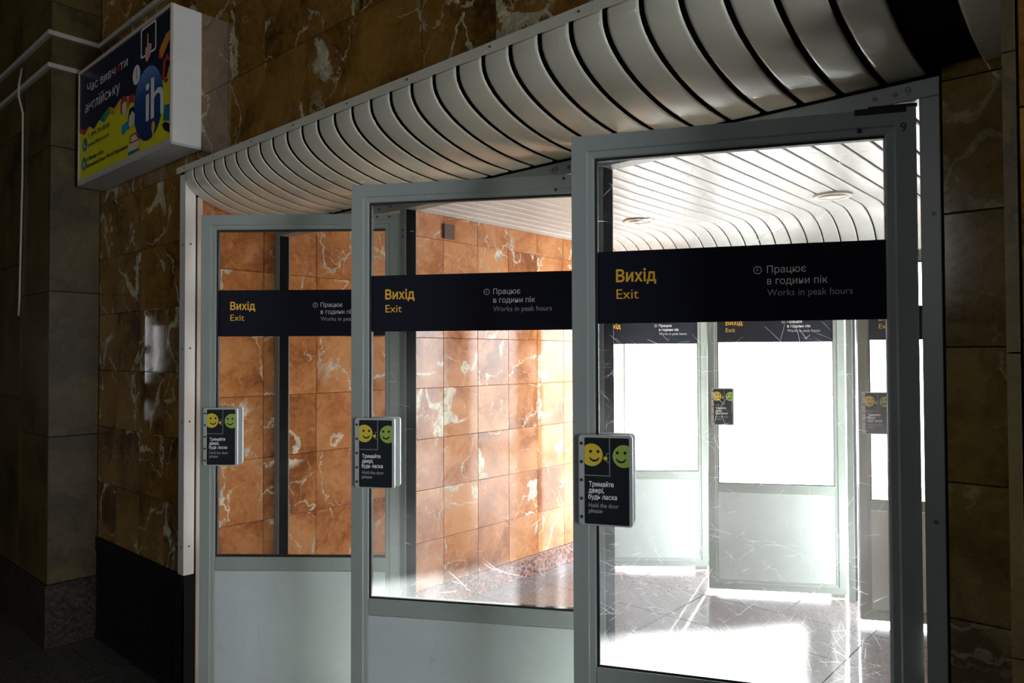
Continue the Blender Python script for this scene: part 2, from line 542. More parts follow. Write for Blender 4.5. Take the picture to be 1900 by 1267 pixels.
# ------------------------------------------------------------------ marble wall with the door recess
ZJ = [0.572, 0.892, 1.212, 1.532, 1.852, 2.172, 2.496, 2.822, 3.137, 3.457, 3.777, HZ]
XJ = [XPIL, -4.312, -3.996, -3.693, -3.37, -3.048, -2.738, -2.418, -2.09, -1.76, -1.431, -1.087, -0.76, -0.43, XR]
wf = MB()
wf.box(HX0, -3.50, YF + 0.02, YR + 0.1, 0, HZ)
wf.box(-3.50, XR, YF + 0.02, YF + 0.22, 2.50, HZ)
wf.box(XR, HX1, YF + 0.02, YR + 0.1, 0, HZ)
wf.box(XL - 0.3, XL - 0.025, YF + 0.02, YR + 0.1, 0, HZ)
wallf = wf.build('wall_front', 'grout')
tag(wallf, 'polished brown marble wall around and above the three doors', 'wall', kind='structure')
for i in range(len(XJ) - 1):
    for j in range(len(ZJ) - 1):
        x0, x1, z0, z1 = XJ[i], XJ[i + 1], ZJ[j], ZJ[j + 1]
        if z1 <= 2.5:
            if x0 >= -3.52:
                continue
            if x1 > -3.53:
                x1 = -3.517
        elif x0 > -3.6 and z0 < 2.5:
            z0 = 2.50
        tile(x0, x1, z0, z1, YF, 0.02, 'y', -1, 'marble', wallf)
# column to the right of the recess
tile(XR + 0.022, XR + 0.75, 0.0, 0.41, YF - 0.004, 0.024, 'y', -1, 'marble', wallf, gap=0.004)
for k in range(10):
    tile(XR + 0.022, XR + 0.75, 0.41 + k * 0.407, min(0.41 + (k + 1) * 0.407, HZ), YF - 0.004, 0.024, 'y', -1, 'marble', wallf, gap=0.004)
    tile(XR + 0.75, HX1, 0.41 + k * 0.407, min(0.41 + (k + 1) * 0.407, HZ), YF - 0.004, 0.024, 'y', -1, 'marble', wallf, gap=0.004)
for k in range(8):
    z0, z1 = 0.02 + k * 0.53, min(0.55 + k * 0.53, HZ)
    MB().box(XR, XR + 0.02, YF - 0.006, YF + 0.03, z0, z1 - 0.003).build('corner_strip', 'travertine', wallf)

# pilaster on the left
pil = MB().box(-7.6, XPIL - 0.02, YPIL + 0.02, YF + 0.05, 0, HZ).build('pilaster', 'grout')
tag(pil, 'stone-clad pilaster at the far left of the marble wall', 'pilaster', kind='structure')
zp = [0.352, 1.166, 1.976, 2.79, 3.60, HZ]
for j in range(5):
    tile(YPIL, YF, zp[j], zp[j + 1], XPIL, 0.02, 'x', 1, 'travertine', pil, gap=0.003)
    for k in range(3):
        tile(XPIL - 0.55 * (k + 1), XPIL - 0.55 * k, zp[j] + (0.2 if k % 2 and j else 0), zp[j + 1] + (0.2 if k % 2 and j < 4 else 0), YPIL, 0.02, 'y', -1, 'travertine', pil, gap=0.003)
tile(YPIL - 0.01, YF, 0, 0.352, XPIL + 0.008, 0.028, 'x', 1, 'granite_dark', pil, gap=0.002, name='plinth')
tile(XPIL - 1.65, XPIL + 0.008, 0, 0.352, YPIL - 0.01, 0.028, 'y', -1, 'granite_dark', pil, gap=0.002, name='plinth')

# marble infill right of the third door
inf = MB().box(-0.388, XR + 0.2, YR + 0.02, YR + 0.12, 0, 2.62).build('wall_infill', 'grout')
tag(inf, 'narrow dark marble strip of wall between the nearest door frame and the column', 'wall', kind='structure')
for z0, z1 in ((0.0, 0.33), (0.33, 0.656), (0.656, 0.976), (0.976, 1.30), (1.30, 1.624), (1.624, 1.946), (1.946, 2.27), (2.27, 2.6)):
    tile(-0.386, XR + 0.2, z0, z1, YR + 0.002, 0.02, 'y', -1, 'marble_right', inf, gap=0.003)

# ------------------------------------------------------------------ vestibule shell
ws = MB().box(XL - 0.25, XL - 0.02, YF + 0.3, YV + 0.35, 0, 2.9).build('wall_side', 'grout')
tag(ws, 'orange marble side wall of the vestibule, its light put into the colour, seen through the first two doors', 'wall', kind='structure')
YJ = [1.612, 1.937, 2.252, 2.572, 2.888, 3.204, 3.52, 3.832, 4.151, 4.47, 4.785, YV + 0.3]
ZV = [0.142, 0.44, 0.765, 1.085, 1.405, 1.725, 2.045, 2.362, 2.60]
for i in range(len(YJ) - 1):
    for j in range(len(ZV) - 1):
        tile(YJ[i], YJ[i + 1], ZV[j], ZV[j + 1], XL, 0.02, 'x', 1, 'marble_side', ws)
for k in range(6):
    tile(1.612 + k * 0.62, 1.612 + (k + 1) * 0.62, 0, 0.142, XL + 0.012, 0.03, 'x', 1, 'granite_red', ws, name='skirting')
wr = MB().box(-0.34, -0.12, YR + 0.12, YV + 0.35, 0, 2.9).build('wall_end', 'marble')
tag(wr, 'marble side wall of the vestibule out of sight on the right', 'wall', kind='structure')
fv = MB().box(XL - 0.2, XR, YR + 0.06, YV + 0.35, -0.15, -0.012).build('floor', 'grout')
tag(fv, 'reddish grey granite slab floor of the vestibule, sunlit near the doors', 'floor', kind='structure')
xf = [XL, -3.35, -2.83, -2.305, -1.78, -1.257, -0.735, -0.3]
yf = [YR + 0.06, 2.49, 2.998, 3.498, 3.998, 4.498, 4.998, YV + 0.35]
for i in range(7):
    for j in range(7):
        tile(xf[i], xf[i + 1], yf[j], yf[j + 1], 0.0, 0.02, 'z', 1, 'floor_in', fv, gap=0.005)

ceil = MB().box(XL - 0.2, XR + 0.3, YF + 0.22, YV + 0.35, 2.62, 2.9)
ceil.box(XL - 0.02, XR, YR + 0.02, YR + 0.06, Z_HEAD1, 2.7)
ceil.box(XL - 0.02, XR, YV + 0.02, YV + 0.35, Z_HEAD1, 2.7)
ceil = ceil.build('ceiling', 'void')
tag(ceil, 'white slatted metal ceiling of the vestibule curving down at the outer doors', 'ceiling', kind='structure')


def slat_mesh(path, w, mat, ret=0.011):
    """metal strip with turned-up edges swept along path of (y, z, ny, nz)"""
    h = w / 2
    sec = [(-h + 0.001, -ret), (-h, -0.004), (-h + 0.0035, -0.0008), (-h + 0.009, 0), (h - 0.009, 0), (h - 0.0035, -0.0008), (h, -0.004), (h - 0.001, -ret)]
    rings = [[(x, y + n * ny, z + n * nz) for x, n in sec] for y, z, ny, nz in path]
    mb = MB()
    mb.rings(rings, mat, closed=False)
    return mb


path = [(YR + 0.06, Z_CEIL, 0, -1), (3.4, Z_CEIL, 0, -1)]
for i in range(11):
    a = i / 10 * math.pi / 2
    y, z = 4.62 + 0.36 * math.sin(a), Z_CEIL - 0.26 + 0.26 * math.cos(a)
    n = Vector((0, -math.sin(a) / 0.36, -math.cos(a) / 0.26)).normalized()
    path.append((y, z, n.y, n.z))
first = None
PIT_IN = 0.1065
k = 0
while XL + PIT_IN * (k + 1) < -0.3:
    x = XL + PIT_IN * (k + 0.5)
    if first is None:
        first = slat_mesh(path, PIT_IN - 0.009, 'slat_in').build('slat', None, ceil, (x, 0, 0), smooth=True)
    else:
        copy_part(first, ceil, (x, 0, 0))
    k += 1

# ------------------------------------------------------------------ curved slatted canopy over the doors
can = empty('canopy', (XL, YF, 2.3))
tag(can, 'curved cream metal slat canopy running above the three doors', 'canopy')


def canopy_path(off=0.0, n=14):
    out = []
    for i in range(n + 1):
        a = math.radians(1) + (math.pi / 2 - math.radians(1)) * i / n
        y, z = 2.0 - (0.48 - off) * math.cos(a), 2.470 - (0.175 - off) * math.sin(a)
        nn = Vector((0, -math.cos(a) / 0.48, -math.sin(a) / 0.175)).normalized()
        out.append((y - YF, z - 2.3, nn.y, nn.z))
    return [(0.0 - 0.012, 0.215, -1, 0)] + out


edges = {0: -3.462, 1: -3.362, 8: -2.655, 18: -1.582, 24: -0.934, 31: -0.2}
ks = sorted(edges)


def edge(k):
    for a, b in zip(ks, ks[1:]):
        if a <= k <= b:
            return edges[a] + (edges[b] - edges[a]) * (k - a) / (b - a)


base = None
for k in range(31):
    if k == 29:
        continue            # one strip has come off
    x0, x1 = edge(k), edge(k + 1)
    xc, sx = (x0 + x1) / 2 - XL, (x1 - x0) / 0.105
    if base is None:
        base = slat_mesh(canopy_path(), 0.105 - 0.0145, 'slat', ret=0.005).build('slat', None, can, (xc, 0, 0), smooth=True)
        o = base
    else:
        o = copy_part(base, can, (xc, 0, 0))
    o.scale = (sx, 1, 1)
bk = MB()
pth = canopy_path(0.014)
bk.rings([[(x, y, z) for y, z, _, _ in pth] for x in (0.0, XR - XL)], closed=False)
bk.build('backing', 'void', can)
tr = MB().box(-0.055, XR - XL, -0.022, -0.018, 0.187, 0.2165).box(-0.055, XR - XL, -0.018, 0.0, 0.2135, 0.2165)
tr = tr.build('edge_trim', 'slat', can)
for x in (0.03, 0.32, 0.66, 0.98, 1.33, 1.66, 2.03, 2.35, 2.7, 3.05):
    MB().cyl((x, -0.022, 0.203), (0, -1, 0), 0.0035, 0.002).build('screw', 'screw_dark', tr)

# ------------------------------------------------------------------ white metal jamb and worn strip
jb = empty('trim_1', (XL, YF, 0.565))
tag(jb, 'white metal angle covering the left corner of the door recess', 'corner trim', kind='structure')
MB().box(-0.056, 0.0, -0.004, 0.0, 0, 1.92).build('front_leaf', 'white', jb, bevel=0.001)
MB().box(0.0, 0.004, -0.0045, 0.046, 0, 1.92).build('side_leaf', 'white', jb, bevel=0.001)
for z in (0.137, 0.73, 1.08, 1.58):
    MB().cyl((-0.020, -0.004, z), (0, -1, 0), 0.0042, 0.002).build('screw', 'screw_dark', jb)
    MB().cyl((0.004, 0.022, z + 0.004), (1, 0, 0), 0.0042, 0.002).build('screw', 'screw_dark', jb)
st = MB().box(XL - 0.02, XL + 0.006, YF + 0.054, YF + 0.080, 0, 2.38).build('trim_2', 'rusty', bevel=0.002)
tag(st, 'worn cream metal strip peeling with rust beside the white corner angle', 'edge strip', kind='structure')

# ------------------------------------------------------------------ black ventilation grille under the marble
gr = empty('vent_grille', (XPIL, YF, 0))
tag(gr, 'black metal ventilation grille set low under the marble wall', 'vent grille')
GW = XL - XPIL
MB().box(0.0, GW + 0.004, -0.012, 0.0, 0.50, 0.572).build('top_rail', 'grille', gr, bevel=0.003)
MB().box(0.0, GW + 0.004, -0.012, 0.0, 0.0, 0.05).build('bottom_rail', 'grille', gr, bevel=0.003)
MB().box(GW - 0.075, GW + 0.004, -0.0125, 0.0, 0.05, 0.50).build('end_post', 'grille', gr)
MB().box(GW - 0.001, GW + 0.004, -0.012, 0.052, 0.0, 0.572).build('end_plate', 'grille', gr)
MB().box(0, GW, 0.008, 0.02, 0, 0.55).build('back_plate', 'void', gr)
sl0 = None
for k in range(34):
    x = 0.03 + k * 0.030
    if sl0 is None:
        sl0 = MB().box(-0.009, 0.009, -0.008, 0.006, 0.04, 0.51).build('slat', 'grille', gr, (x, 0, 0))
    else:
        copy_part(sl0, gr, (x, 0, 0))

# ------------------------------------------------------------------ door frames


def door_frame(name, label, y, posts, head, depth=0.062):
    r = empty(name, (posts[0][0], y, 0))
    tag(r, label, 'door frame', kind='structure')
    for a, b in posts:
        p = MB().box(a - posts[0][0], b - posts[0][0], 0, depth, 0, Z_HEAD1 - 0.0465).build('post', 'frame', r, bevel=0.002)
        MB().box(b - posts[0][0] - 0.001, b - posts[0][0] + 0.002, 0.004, depth - 0.007, 0, Z_HEAD0).build('seal', 'void', p)
    h = MB().box(head[0] - posts[0][0], head[1] - posts[0][0], 0, depth, Z_HEAD0 + 0.0015, Z_HEAD1).build('head', 'frame', r, bevel=0.002)
    return r, h


H3, H2, H1 = -0.4385, -1.4185, -2.4376
fr, hd = door_frame('door_frame', 'grey metal frame holding the three open doors', YR,
                    [(XL + 0.002, -3.418), (-2.4335, -2.398), (-1.4140, -1.379), (-0.4340, -0.3888)], (XL + 0.002, -0.3888))
ox = XL + 0.002
for x in (-0.487, -0.535, -1.47, -1.52, -2.50, -2.58):
    MB().cyl((x - ox, 0, 2.262), (0, -1, 0), 0.006, 0.0015).build('plug', 'screw_dark', hd)
for px_, pz_ in ((-2.416, 2.15), (-2.416, 2.12), (-0.405, 1.95), (-0.41, 1.20)):
    MB().cyl((px_ - ox, 0, pz_), (0, -1, 0), 0.005, 0.0015).build('plug', 'screw_dark', fr)


def frame_place(dx, dz):
    return lambda x, z: (x + dx - ox, -0.0006, z + dz)


for sx_, tx_, w_ in ((-0.464, '9', 0.014), (-1.60, '49', 0.034)):
    mk = MB()
    text(mk, tx_, 0, 0, w_, 0.023, frame_place(sx_, 2.253), 'screw_dark')
    tag(mk.build('lettering', None, hd), 'small handwritten number on the frame head')
FH = (-0.575, -1.545, -2.525)
fr2, _ = door_frame('door_frame', 'grey metal frame of the outer doors across the vestibule', YV,
                    [(XL + 0.002, -3.41), (FH[2] + 0.004, FH[2] + 0.045), (FH[1] + 0.004, FH[1] + 0.045), (FH[0] + 0.004, FH[0] + 0.23)], (XL + 0.002, FH[0] + 0.23))

# ------------------------------------------------------------------ doors (local +x from hinge to free edge, +y towards the hall)
UE, UO, ZB, ZT = 0.004, 0.8791, 0.035, 2.226
GX0, GX1, GZ0, GZ1 = 0.0736, 0.8077, 0.747, 2.155
PROF = [(0, 0), (0.0425, 0), (0.046, -0.0065), (0.0600, -0.0085), (0.0635, -0.0125), (0.0635, -0.033), (0.0600, -0.0365), (0.046, -0.0385), (0.0425, -0.045), (0, -0.045)]
BZ0, BZ1 = 1.696, 1.8985       # printed band


def band_place(y):
    return lambda x, z: (GX1 - x, y, z)     # x counted from the free side, as one reads it


HPX, HPZ0, HPZ1, HPW = 0.8605, 1.137, 1.387, 0.150
PW, PH = 0.1235, 0.238


def plate_place(y):
    return lambda a, b: (HPX - 0.0172 - a * PW, y, HPZ1 - 0.0075 - b * PH)   # a, b in 0..1 over the print, b downwards


def rrect(x0, x1, z0, z1, r, n=5):
    pts = []
    for cx, cz, a0 in ((x1 - r, z1 - r, 0), (x0 + r, z1 - r, 90), (x0 + r, z0 + r, 180), (x1 - r, z0 + r, 270)):
        for i in range(n + 1):
            a = math.radians(a0 + 90 * i / n)
            pts.append((cx + r * math.cos(a), cz + r * math.sin(a)))
    return pts


def arc_pts(cx, cb, ra, rb, a0, a1, n=10):
    return [(cx + ra * math.cos(a0 + (a1 - a0) * i / n), cb + rb * math.sin(a0 + (a1 - a0) * i / n)) for i in range(n + 1)]


def make_door(gmat):
    r = empty('door_1')
    # mitred stiles and rails
    MB().prism(PROF, lambda p: (UO - p[0], p[1], ZB + p[0]), lambda p: (UO - p[0], p[1], ZT - p[0])).build('stile', 'door', r)
    MB().prism(PROF, lambda p: (UE + p[0] * 1.09, p[1], ZB + p[0]), lambda p: (UE + p[0] * 1.09, p[1], ZT - p[0])).build('stile', 'door', r)
    MB().prism(PROF, lambda p: (UE + p[0] * 1.09, p[1], ZT - p[0]), lambda p: (UO - p[0], p[1], ZT - p[0])).build('top_rail', 'door', r)
    MB().prism(PROF, lambda p: (UE + p[0] * 1.09, p[1], ZB + p[0]), lambda p: (UO - p[0], p[1], ZB + p[0])).build('bottom_rail', 'door', r)
    MB().box(GX0 - 0.004, GX1 + 0.008, -0.038, -0.0085, 0.682, 0.7405).build('middle_rail', 'door', r, bevel=0.0012)
    MB().box(GX0 - 0.004, GX1 + 0.008, -0.035, -0.0105, ZB + 0.063, 0.680).build('lower_panel', 'panel', r)
    g = MB()
    for a, b, c, d in ((GX0 - 0.006, GX0, GZ0 - 0.007, GZ1 + 0.007), (GX1, GX1 + 0.0075, GZ0 - 0.007, GZ1 + 0.007), (GX0, GX1, GZ0 - 0.007, GZ0), (GX0, GX1, GZ1, GZ1 + 0.007)):
        g.box(a, b, -0.0325, -0.0130, c, d)
    g.build('gasket', 'black', r)
    MB().box(GX0 - 0.002, GX1 + 0.002, -0.0255, -0.0205, GZ0 - 0.002, GZ1 + 0.002).build('glass_pane', gmat, r)
    # printed band on the glass
    b = MB().box(GX0, GX1, -0.0202, -0.0194, BZ0, BZ1).build('sign_band', 'navy', r)
    lt = MB()
    P = band_place(-0.0190)
    text(lt, 'Вихід', 0.0515, 1.8125, 0.109, 0.0345, P, 'gold', 0.03)
    text(lt, 'Exit', 0.0515, 1.7650, 0.0615, 0.0285, P, 'gold', -0.008)
    tag(lt.build('lettering', None, b), 'golden bilingual exit lettering')
    lt = MB()
    text(lt, 'Працює', 0.4500, 1.8235, 0.0965, 0.0195, P, 'white_print')
    text(lt, 'в години пік', 0.4500, 1.7930, 0.1480, 0.0195, P, 'white_print')
    text(lt, 'Works in peak hours', 0.4500, 1.7630, 0.2070, 0.0185, P, 'grey_print', -0.008)
    tag(lt.build('lettering', None, b), 'small white and grey opening-time lettering')
    ck = MB()
    ring2d(ck, 0.4265, 1.8320, 0.0088, 0.0106, P, 'white_print')
    poly(ck, [(0.4259, 1.8315), (0.4272, 1.8315), (0.4272, 1.8385), (0.4259, 1.8385)], P, 'white_print')
    poly(ck, [(0.4220, 1.8303), (0.4272, 1.8303), (0.4272, 1.8317), (0.4220, 1.8317)], P, 'white_print')
    ck.build('clock_icon', None, b)
    # handle plates, one on each face
    rr = rrect(HPX - HPW, HPX, HPZ0, HPZ1, 0.010)
    hp = MB().prism(rr, lambda p: (p[0], 0.0005, p[1]), lambda p: (p[0], 0.0125, p[1])).build('handle_plate', 'alu', r, bevel=0.0015)
    tag(hp, 'aluminium handle plate with printed smiling faces')
    pr = rrect(HPX - 0.0172 - PW, HPX - 0.0172, HPZ1 - 0.0075 - PH, HPZ1 - 0.0075, 0.0035, 3)
    MB().prism(pr, lambda p: (p[0], 0.0120, p[1]), lambda p: (p[0], 0.0130, p[1])).build('print_panel', 'print_black', hp)
    A_, B_, C_ = plate_place(0.0133), plate_place(0.0136), plate_place(0.0139)
    dd = MB()
    poly(dd, [(0.555, 0.0), (0.58, 0.0), (0.58, 0.445), (0.555, 0.445)], A_, 'print_grey')
    poly(dd, [(0.0, 0.432), (0.555, 0.432), (0.555, 0.445), (0.0, 0.445)], A_, 'print_grey')
    for q in ([(0.49, 0.175), (0.51, 0.175), (0.51, 0.285), (0.49, 0.285)], [(0.51, 0.175), (0.555, 0.175), (0.555, 0.186), (0.51, 0.186)], [(0.51, 0.274), (0.555, 0.274), (0.555, 0.285), (0.51, 0.285)]):
        poly(dd, q, A_, 'print_grey')
    disc(dd, 0.475, 0.237, 0.046, B_, 'smile_yellow', 16, 0.024)
    dd.build('door_drawing', None, hp)
    for cx, cb, mat, lo, hi, ex in ((0.165, 0.20, 'smile_yellow', 0.0, 1.0, 0.06), (0.885, 0.208, 'smile_green', 0.0, 1.0, -0.06)):
        f = MB()
        disc(f, cx, cb, 0.25, A_, mat, 40, 0.131, lo, hi)
        for e in (-0.085, 0.085):
            disc(f, cx + ex + e, cb - 0.04, 0.033, B_, 'print_black', 14, 0.018)
        o_ = arc_pts(cx + ex, cb + 0.022, 0.115, 0.056, 0.25, math.pi - 0.25)
        i_ = arc_pts(cx + ex, cb + 0.012, 0.098, 0.044, 0.25, math.pi - 0.25)
        f.add([B_(*p) for p in o_ + i_], [(q, q + 1, len(o_) + q + 1, len(o_) + q) for q in range(len(o_) - 1)], 'print_black')
        tag(f.build('smiling_face', None, hp), 'printed yellow smiling face' if cx < 0.5 else 'printed green smiling face')
    lt = MB()
    T_ = lambda x, z: (HPX - 0.0172 - x, 0.0136, HPZ1 - 0.0075 + z)
    for s, x, b_, w_, c_, m_, bo in (('Тримайте', 0.10, 0.564, 0.555, 0.0135, 'white_print', 0.03), ('двері,', 0.093, 0.637, 0.345, 0.0135, 'white_print', 0.03),
                                     ('будь ласка', 0.085, 0.711, 0.640, 0.0135, 'white_print', 0.03), ('Hold the door', 0.095, 0.806, 0.67, 0.0125, 'grey_print', 0), ('please', 0.095, 0.870, 0.305, 0.0125, 'grey_print', 0)):
        text(lt, s, x * PW, -b_ * PH, w_ * PW, c_, T_, m_, bo)
    lt.build('lettering', None, hp)
    for k in range(5):
        z = HPZ1 - 0.024 - k * 0.0508
        MB().cyl((HPX - 0.0085, 0.0125, z), (0, 1, 0), 0.0046, 0.0012).build('screw', 'screw_dark', hp)
    bp = MB().prism(rr, lambda p: (p[0], -0.0575, p[1]), lambda p: (p[0], -0.0455, p[1])).build('handle_plate', 'plate_back', r, bevel=0.0015)
    tag(bp, 'plain grey back of the handle plate on the far side of the door')
    # pivot plate at the hinge end of the top rail
    pv = MB().box(0.035, 0.125, -0.001, 0.003, ZT - 0.0245, ZT - 0.004).build('pivot_plate', 'door', r, bevel=0.001)
    for x in (0.052, 0.105):
        MB().cyl((x, 0.003, ZT - 0.014), (0, 1, 0), 0.005, 0.0015).build('screw', 'screw_dark', pv)
    MB().box(0.012, 0.10, -0.036, -0.010, 0.008, ZB + 0.002).build('floor_pivot', 'steel', r)
    for x in (0.13, 0.045):
        MB().box(x, x + 0.008, -0.0065, -0.003, ZT - 0.054, ZT - 0.044).build('catch', 'screw_dark', r)
    return r


def set_door(r, name, hinge, ang, label, gmat=None):
    r.name = name
    r.location = (hinge[0], hinge[1], 0)
    r.rotation_euler = (0, 0, math.pi + ang)
    tag(r, label, 'door', kind='structure')
    if gmat:
        for c in r.children:
            if c.name.startswith('glass_pane'):
                c.data = c.data.copy()
                c.data.materials[0] = M[gmat]


def copy_tree(o, parent=None):
    c = o.copy()
    COL.objects.link(c)
    c.parent = parent
    for ch in o.children:
        copy_tree(ch, c)
    return c


def scratches(door, count, seed, big=0.25):
    """hair-fine cut lines in the pane, real slivers on its hall face"""
    rnd = random.Random(seed)
    mb = MB()
    for _ in range(count):
        low = rnd.random() < 0.8
        z = GZ0 + 0.02 + (rnd.random() ** 1.4) * 0.88 if low else rnd.uniform(1.92, 2.14)
        x = rnd.uniform(GX0 + 0.02, GX1 - 0.02)
        L = rnd.uniform(0.015, 0.07) if rnd.random() > big else rnd.uniform(0.07, 0.24)
        a = rnd.gauss(0.15, 0.55) if rnd.random() < 0.75 else rnd.uniform(0, 3.14)
        cv = rnd.gauss(0, 5.0)
        wd = rnd.choice((0.00015, 0.0002, 0.0003, 0.0005)) * (1 if rnd.random() < 0.94 else 2.2)
        n = 3 + int(L / 0.015)
        pts = []
        for i in range(n + 1):
            pts.append((x, z, a))
            x += math.cos(a) * L / n
            z += math.sin(a) * L / n
            a += cv * L / n + rnd.gauss(0, 0.05)
        vs, fs = [], []
        for i, (px, pz, pa) in enumerate(pts):
            h = wd * (0.25 + 0.75 * math.sin(math.pi * (i + 0.35) / (n + 0.7)))
            for sg_ in (-1, 1):
                qx, qz = px - math.sin(pa) * h * sg_, pz + math.cos(pa) * h * sg_
                if BZ0 - 0.002 < qz < BZ1 + 0.002:
                    qz = BZ0 - 0.002 if qz < 1.8 else BZ1 + 0.002
                vs.append((min(GX1, max(GX0, qx)), -0.0203, min(GZ1, max(GZ0, qz))))
        for i in range(n):
            fs.append((2 * i, 2 * i + 1, 2 * i + 3, 2 * i + 2))
        mb.add(vs, fs)
    pane = [c for c in door.children if c.name.startswith('glass_pane')][0]
    o = mb.build('scratches', 'scratch', pane)
    o['kind'] = 'stuff'


proto = make_door('glass1')
YH = YR + 0.0104
doors = [
    ('door_1', (H1, YH), 0.7002, 'grey metal and glass exit door, farthest and widest open of the near three', 'glass1'),
    ('door_2', (H2, YH), 0.5357, 'grey metal and glass exit door in the middle of the near three', 'glass2'),
    ('door_3', (H3, YH), 0.4411, 'nearest grey exit door with scratched glass and a black closer arm', 'glass3'),
    ('door_4', (FH[2], YV), 0.70, 'outer grey door across the vestibule, leftmost seen through the nearest glass', 'glass_far'),
    ('door_5', (FH[1], YV), 0.56, 'outer grey door across the vestibule, middle one seen through the nearest glass', 'glass_far'),
    ('door_6', (FH[0], YV + 0.01), 0.50, 'outer grey door across the vestibule, cut off by the right stile of the nearest door', 'glass_far'),
]
made = [proto] + [copy_tree(proto) for _ in doors[1:]]
for r, (nm, h, a, lb, gm) in zip(made, doors):
    set_door(r, nm, h, a, lb, gm)
scratches(made[1], 90, 5, 0.05)
scratches(made[2], 900, 11, 0.06)
# the nearest door has a black closer arm and a number instead of the pale pivot plate
d3 = made[2]
for c in list(d3.children):
    if c.name.startswith('pivot_plate'):
        for g in list(c.children):
            bpy.data.objects.remove(g)
        bpy.data.objects.remove(c)
MB().box(0.030, 0.145, -0.002, 0.006, ZT - 0.012, ZT + 0.002).build('closer_arm', 'black', d3, bevel=0.001)
MB().box(0.0, 0.11, -0.040, -0.006, ZT + 0.001, ZT + 0.010).build('closer_rail', 'black', d3)
mk = MB()
text(mk, '9', 0, 0, 0.014, 0.024, lambda x, z: (0.040 - x, 0.0007, ZT - 0.062 + z), 'screw_dark')
mk.build('lettering', None, d3)

# ------------------------------------------------------------------ advertising light box
sg = empty('light_box_sign', (-4.52, 1.393, 2.58))
tag(sg, 'unlit advertising light box with navy and yellow print on the marble wall', 'sign')
SW, SH, SD = 1.215, 0.632, YF - 1.393
bd = MB().box(0.0, SW, 0.004, SD, 0.0, SH).build('case', 'white', sg, bevel=0.002)
fm = MB()
for a, b, c, d in ((0, SW, 0, 0.018), (0, SW, SH - 0.018, SH), (0, 0.012, 0.018, SH - 0.018), (SW - 0.010, SW, 0.018, SH - 0.018)):
    fm.box(a, b, -0.004, 0.006, c, d)
fm.build('rim', 'rusty', sg)
MB().box(-0.002, SW + 0.003, -0.002, SD - 0.002, -0.012, 0.0).build('bottom_edge', 'alu', sg)
face = MB().box(0.012, SW - 0.010, 0.001, 0.004, 0.018, SH - 0.018).build('print_face', 'plate_back', sg)
LAY = [0]


def S(layer):
    y = 0.001 - 0.0004 * layer
    return lambda x, z: (x, y, z)


def art(name, shapes, layer, label=None):
    mb = MB()
    for i, (pts, m) in enumerate(shapes):
        poly(mb, pts, S(layer + i * 0.15), m)
    o = mb.build(name, None, face)
    if label:
        o['label'] = label
    return o


art('yellow_field', [([(0.012, 0.018), (SW - 0.01, 0.018), (SW - 0.01, 0.300), (0.615, 0.312), (0.529, 0.270), (0.471, 0.293), (0.385, 0.266), (0.318, 0.293), (0.239, 0.262), (0.168, 0.290), (0.097, 0.258), (0.012, 0.290)], 's_yellow')], 2)
art('navy_field', [([(0.012, SH - 0.018), (0.012, 0.314), (0.100, 0.286), (0.168, 0.294), (0.239, 0.262), (0.318, 0.295), (0.385, 0.312), (0.464, 0.331), (0.533, 0.305), (0.615, 0.335), (0.70, 0.33), (SW - 0.01, 0.20), (SW - 0.01, SH - 0.018)], 's_navy')], 1)
for zz in ([([(0.012, 0.314), (0.100, 0.286), (0.168, 0.294), (0.097, 0.258), (0.012, 0.290)], 's_red')], [([(0.318, 0.295), (0.385, 0.312), (0.385, 0.266)], 's_teal')],
           [([(0.385, 0.312), (0.464, 0.333), (0.471, 0.293), (0.385, 0.266)], 's_green')], [([(0.464, 0.333), (0.533, 0.307), (0.529, 0.270), (0.471, 0.293)], 's_orange')],
           [([(0.533, 0.307), (0.615, 0.337), (0.615, 0.312), (0.529, 0.270)], 's_gold')]):
    art('zigzag_stripe', zz, 3)
art('navy_block', [([(1.143, 0.181), (SW - 0.01, 0.172), (SW - 0.01, 0.095), (1.127, 0.112)], 's_teal'), ([(1.115, 0.097), (1.148, 0.104), (1.201, 0.082), (1.204, 0.038), (1.14, 0.067)], 's_black')], 4)
art('yellow_block', [([(1.155, 0.182), (1.204, 0.175), (1.204, 0.30), (1.165, 0.27)], 's_yellow')], 4)
gb = MB()
disc(gb, 0.958, 0.232, 0.170, S(5), 's_globe', 48, 0.176)
gl_ = gb.build('globe', None, face)
tag(gl_, 'large blue disc with white letters')
for ch_, lx, lw in (('i', 0.934, 0.038), ('h', 0.994, 0.140)):
    lt = MB()
    text(lt, ch_, lx, 0.151, lw, 0.200, S(6), 's_white', 0.012)
    lt.build('lettering', None, face)
tb = MB()
oq = rrect(0.868, 1.048, 0.466, 0.611, 0.016, 4)
iq = rrect(0.880, 1.036, 0.476, 0.601, 0.010, 4)
tb.add([S(5)(*p) for p in oq + iq], [(i, (i + 1) % len(oq), len(oq) + (i + 1) % len(oq), len(oq) + i) for i in range(len(oq))], 's_white')
poly(tb, iq, S(4.8), 's_black')
tb.build('tablet', None, face)
art('hand', [([(0.948, 0.568), (0.957, 0.568), (0.962, 0.520), (0.997, 0.507), (0.989, 0.462), (0.946, 0.432), (0.923, 0.455), (0.926, 0.509), (0.944, 0.506)], 's_skin')], 7)
art('pencil', [([(1.199, 0.512), (1.208, 0.481), (1.11, 0.403), (1.08, 0.451), (1.158, 0.506)], 's_orange'), ([(1.11, 0.403), (1.08, 0.451), (1.075, 0.415)], 's_red')], 5)
ck = MB()
disc(ck, 0.818, 0.405, 0.046, S(5), 's_white', 30, 0.048)
poly(ck, [(0.815, 0.402), (0.820, 0.402), (0.820, 0.440), (0.815, 0.440)], S(5.5), 's_black')
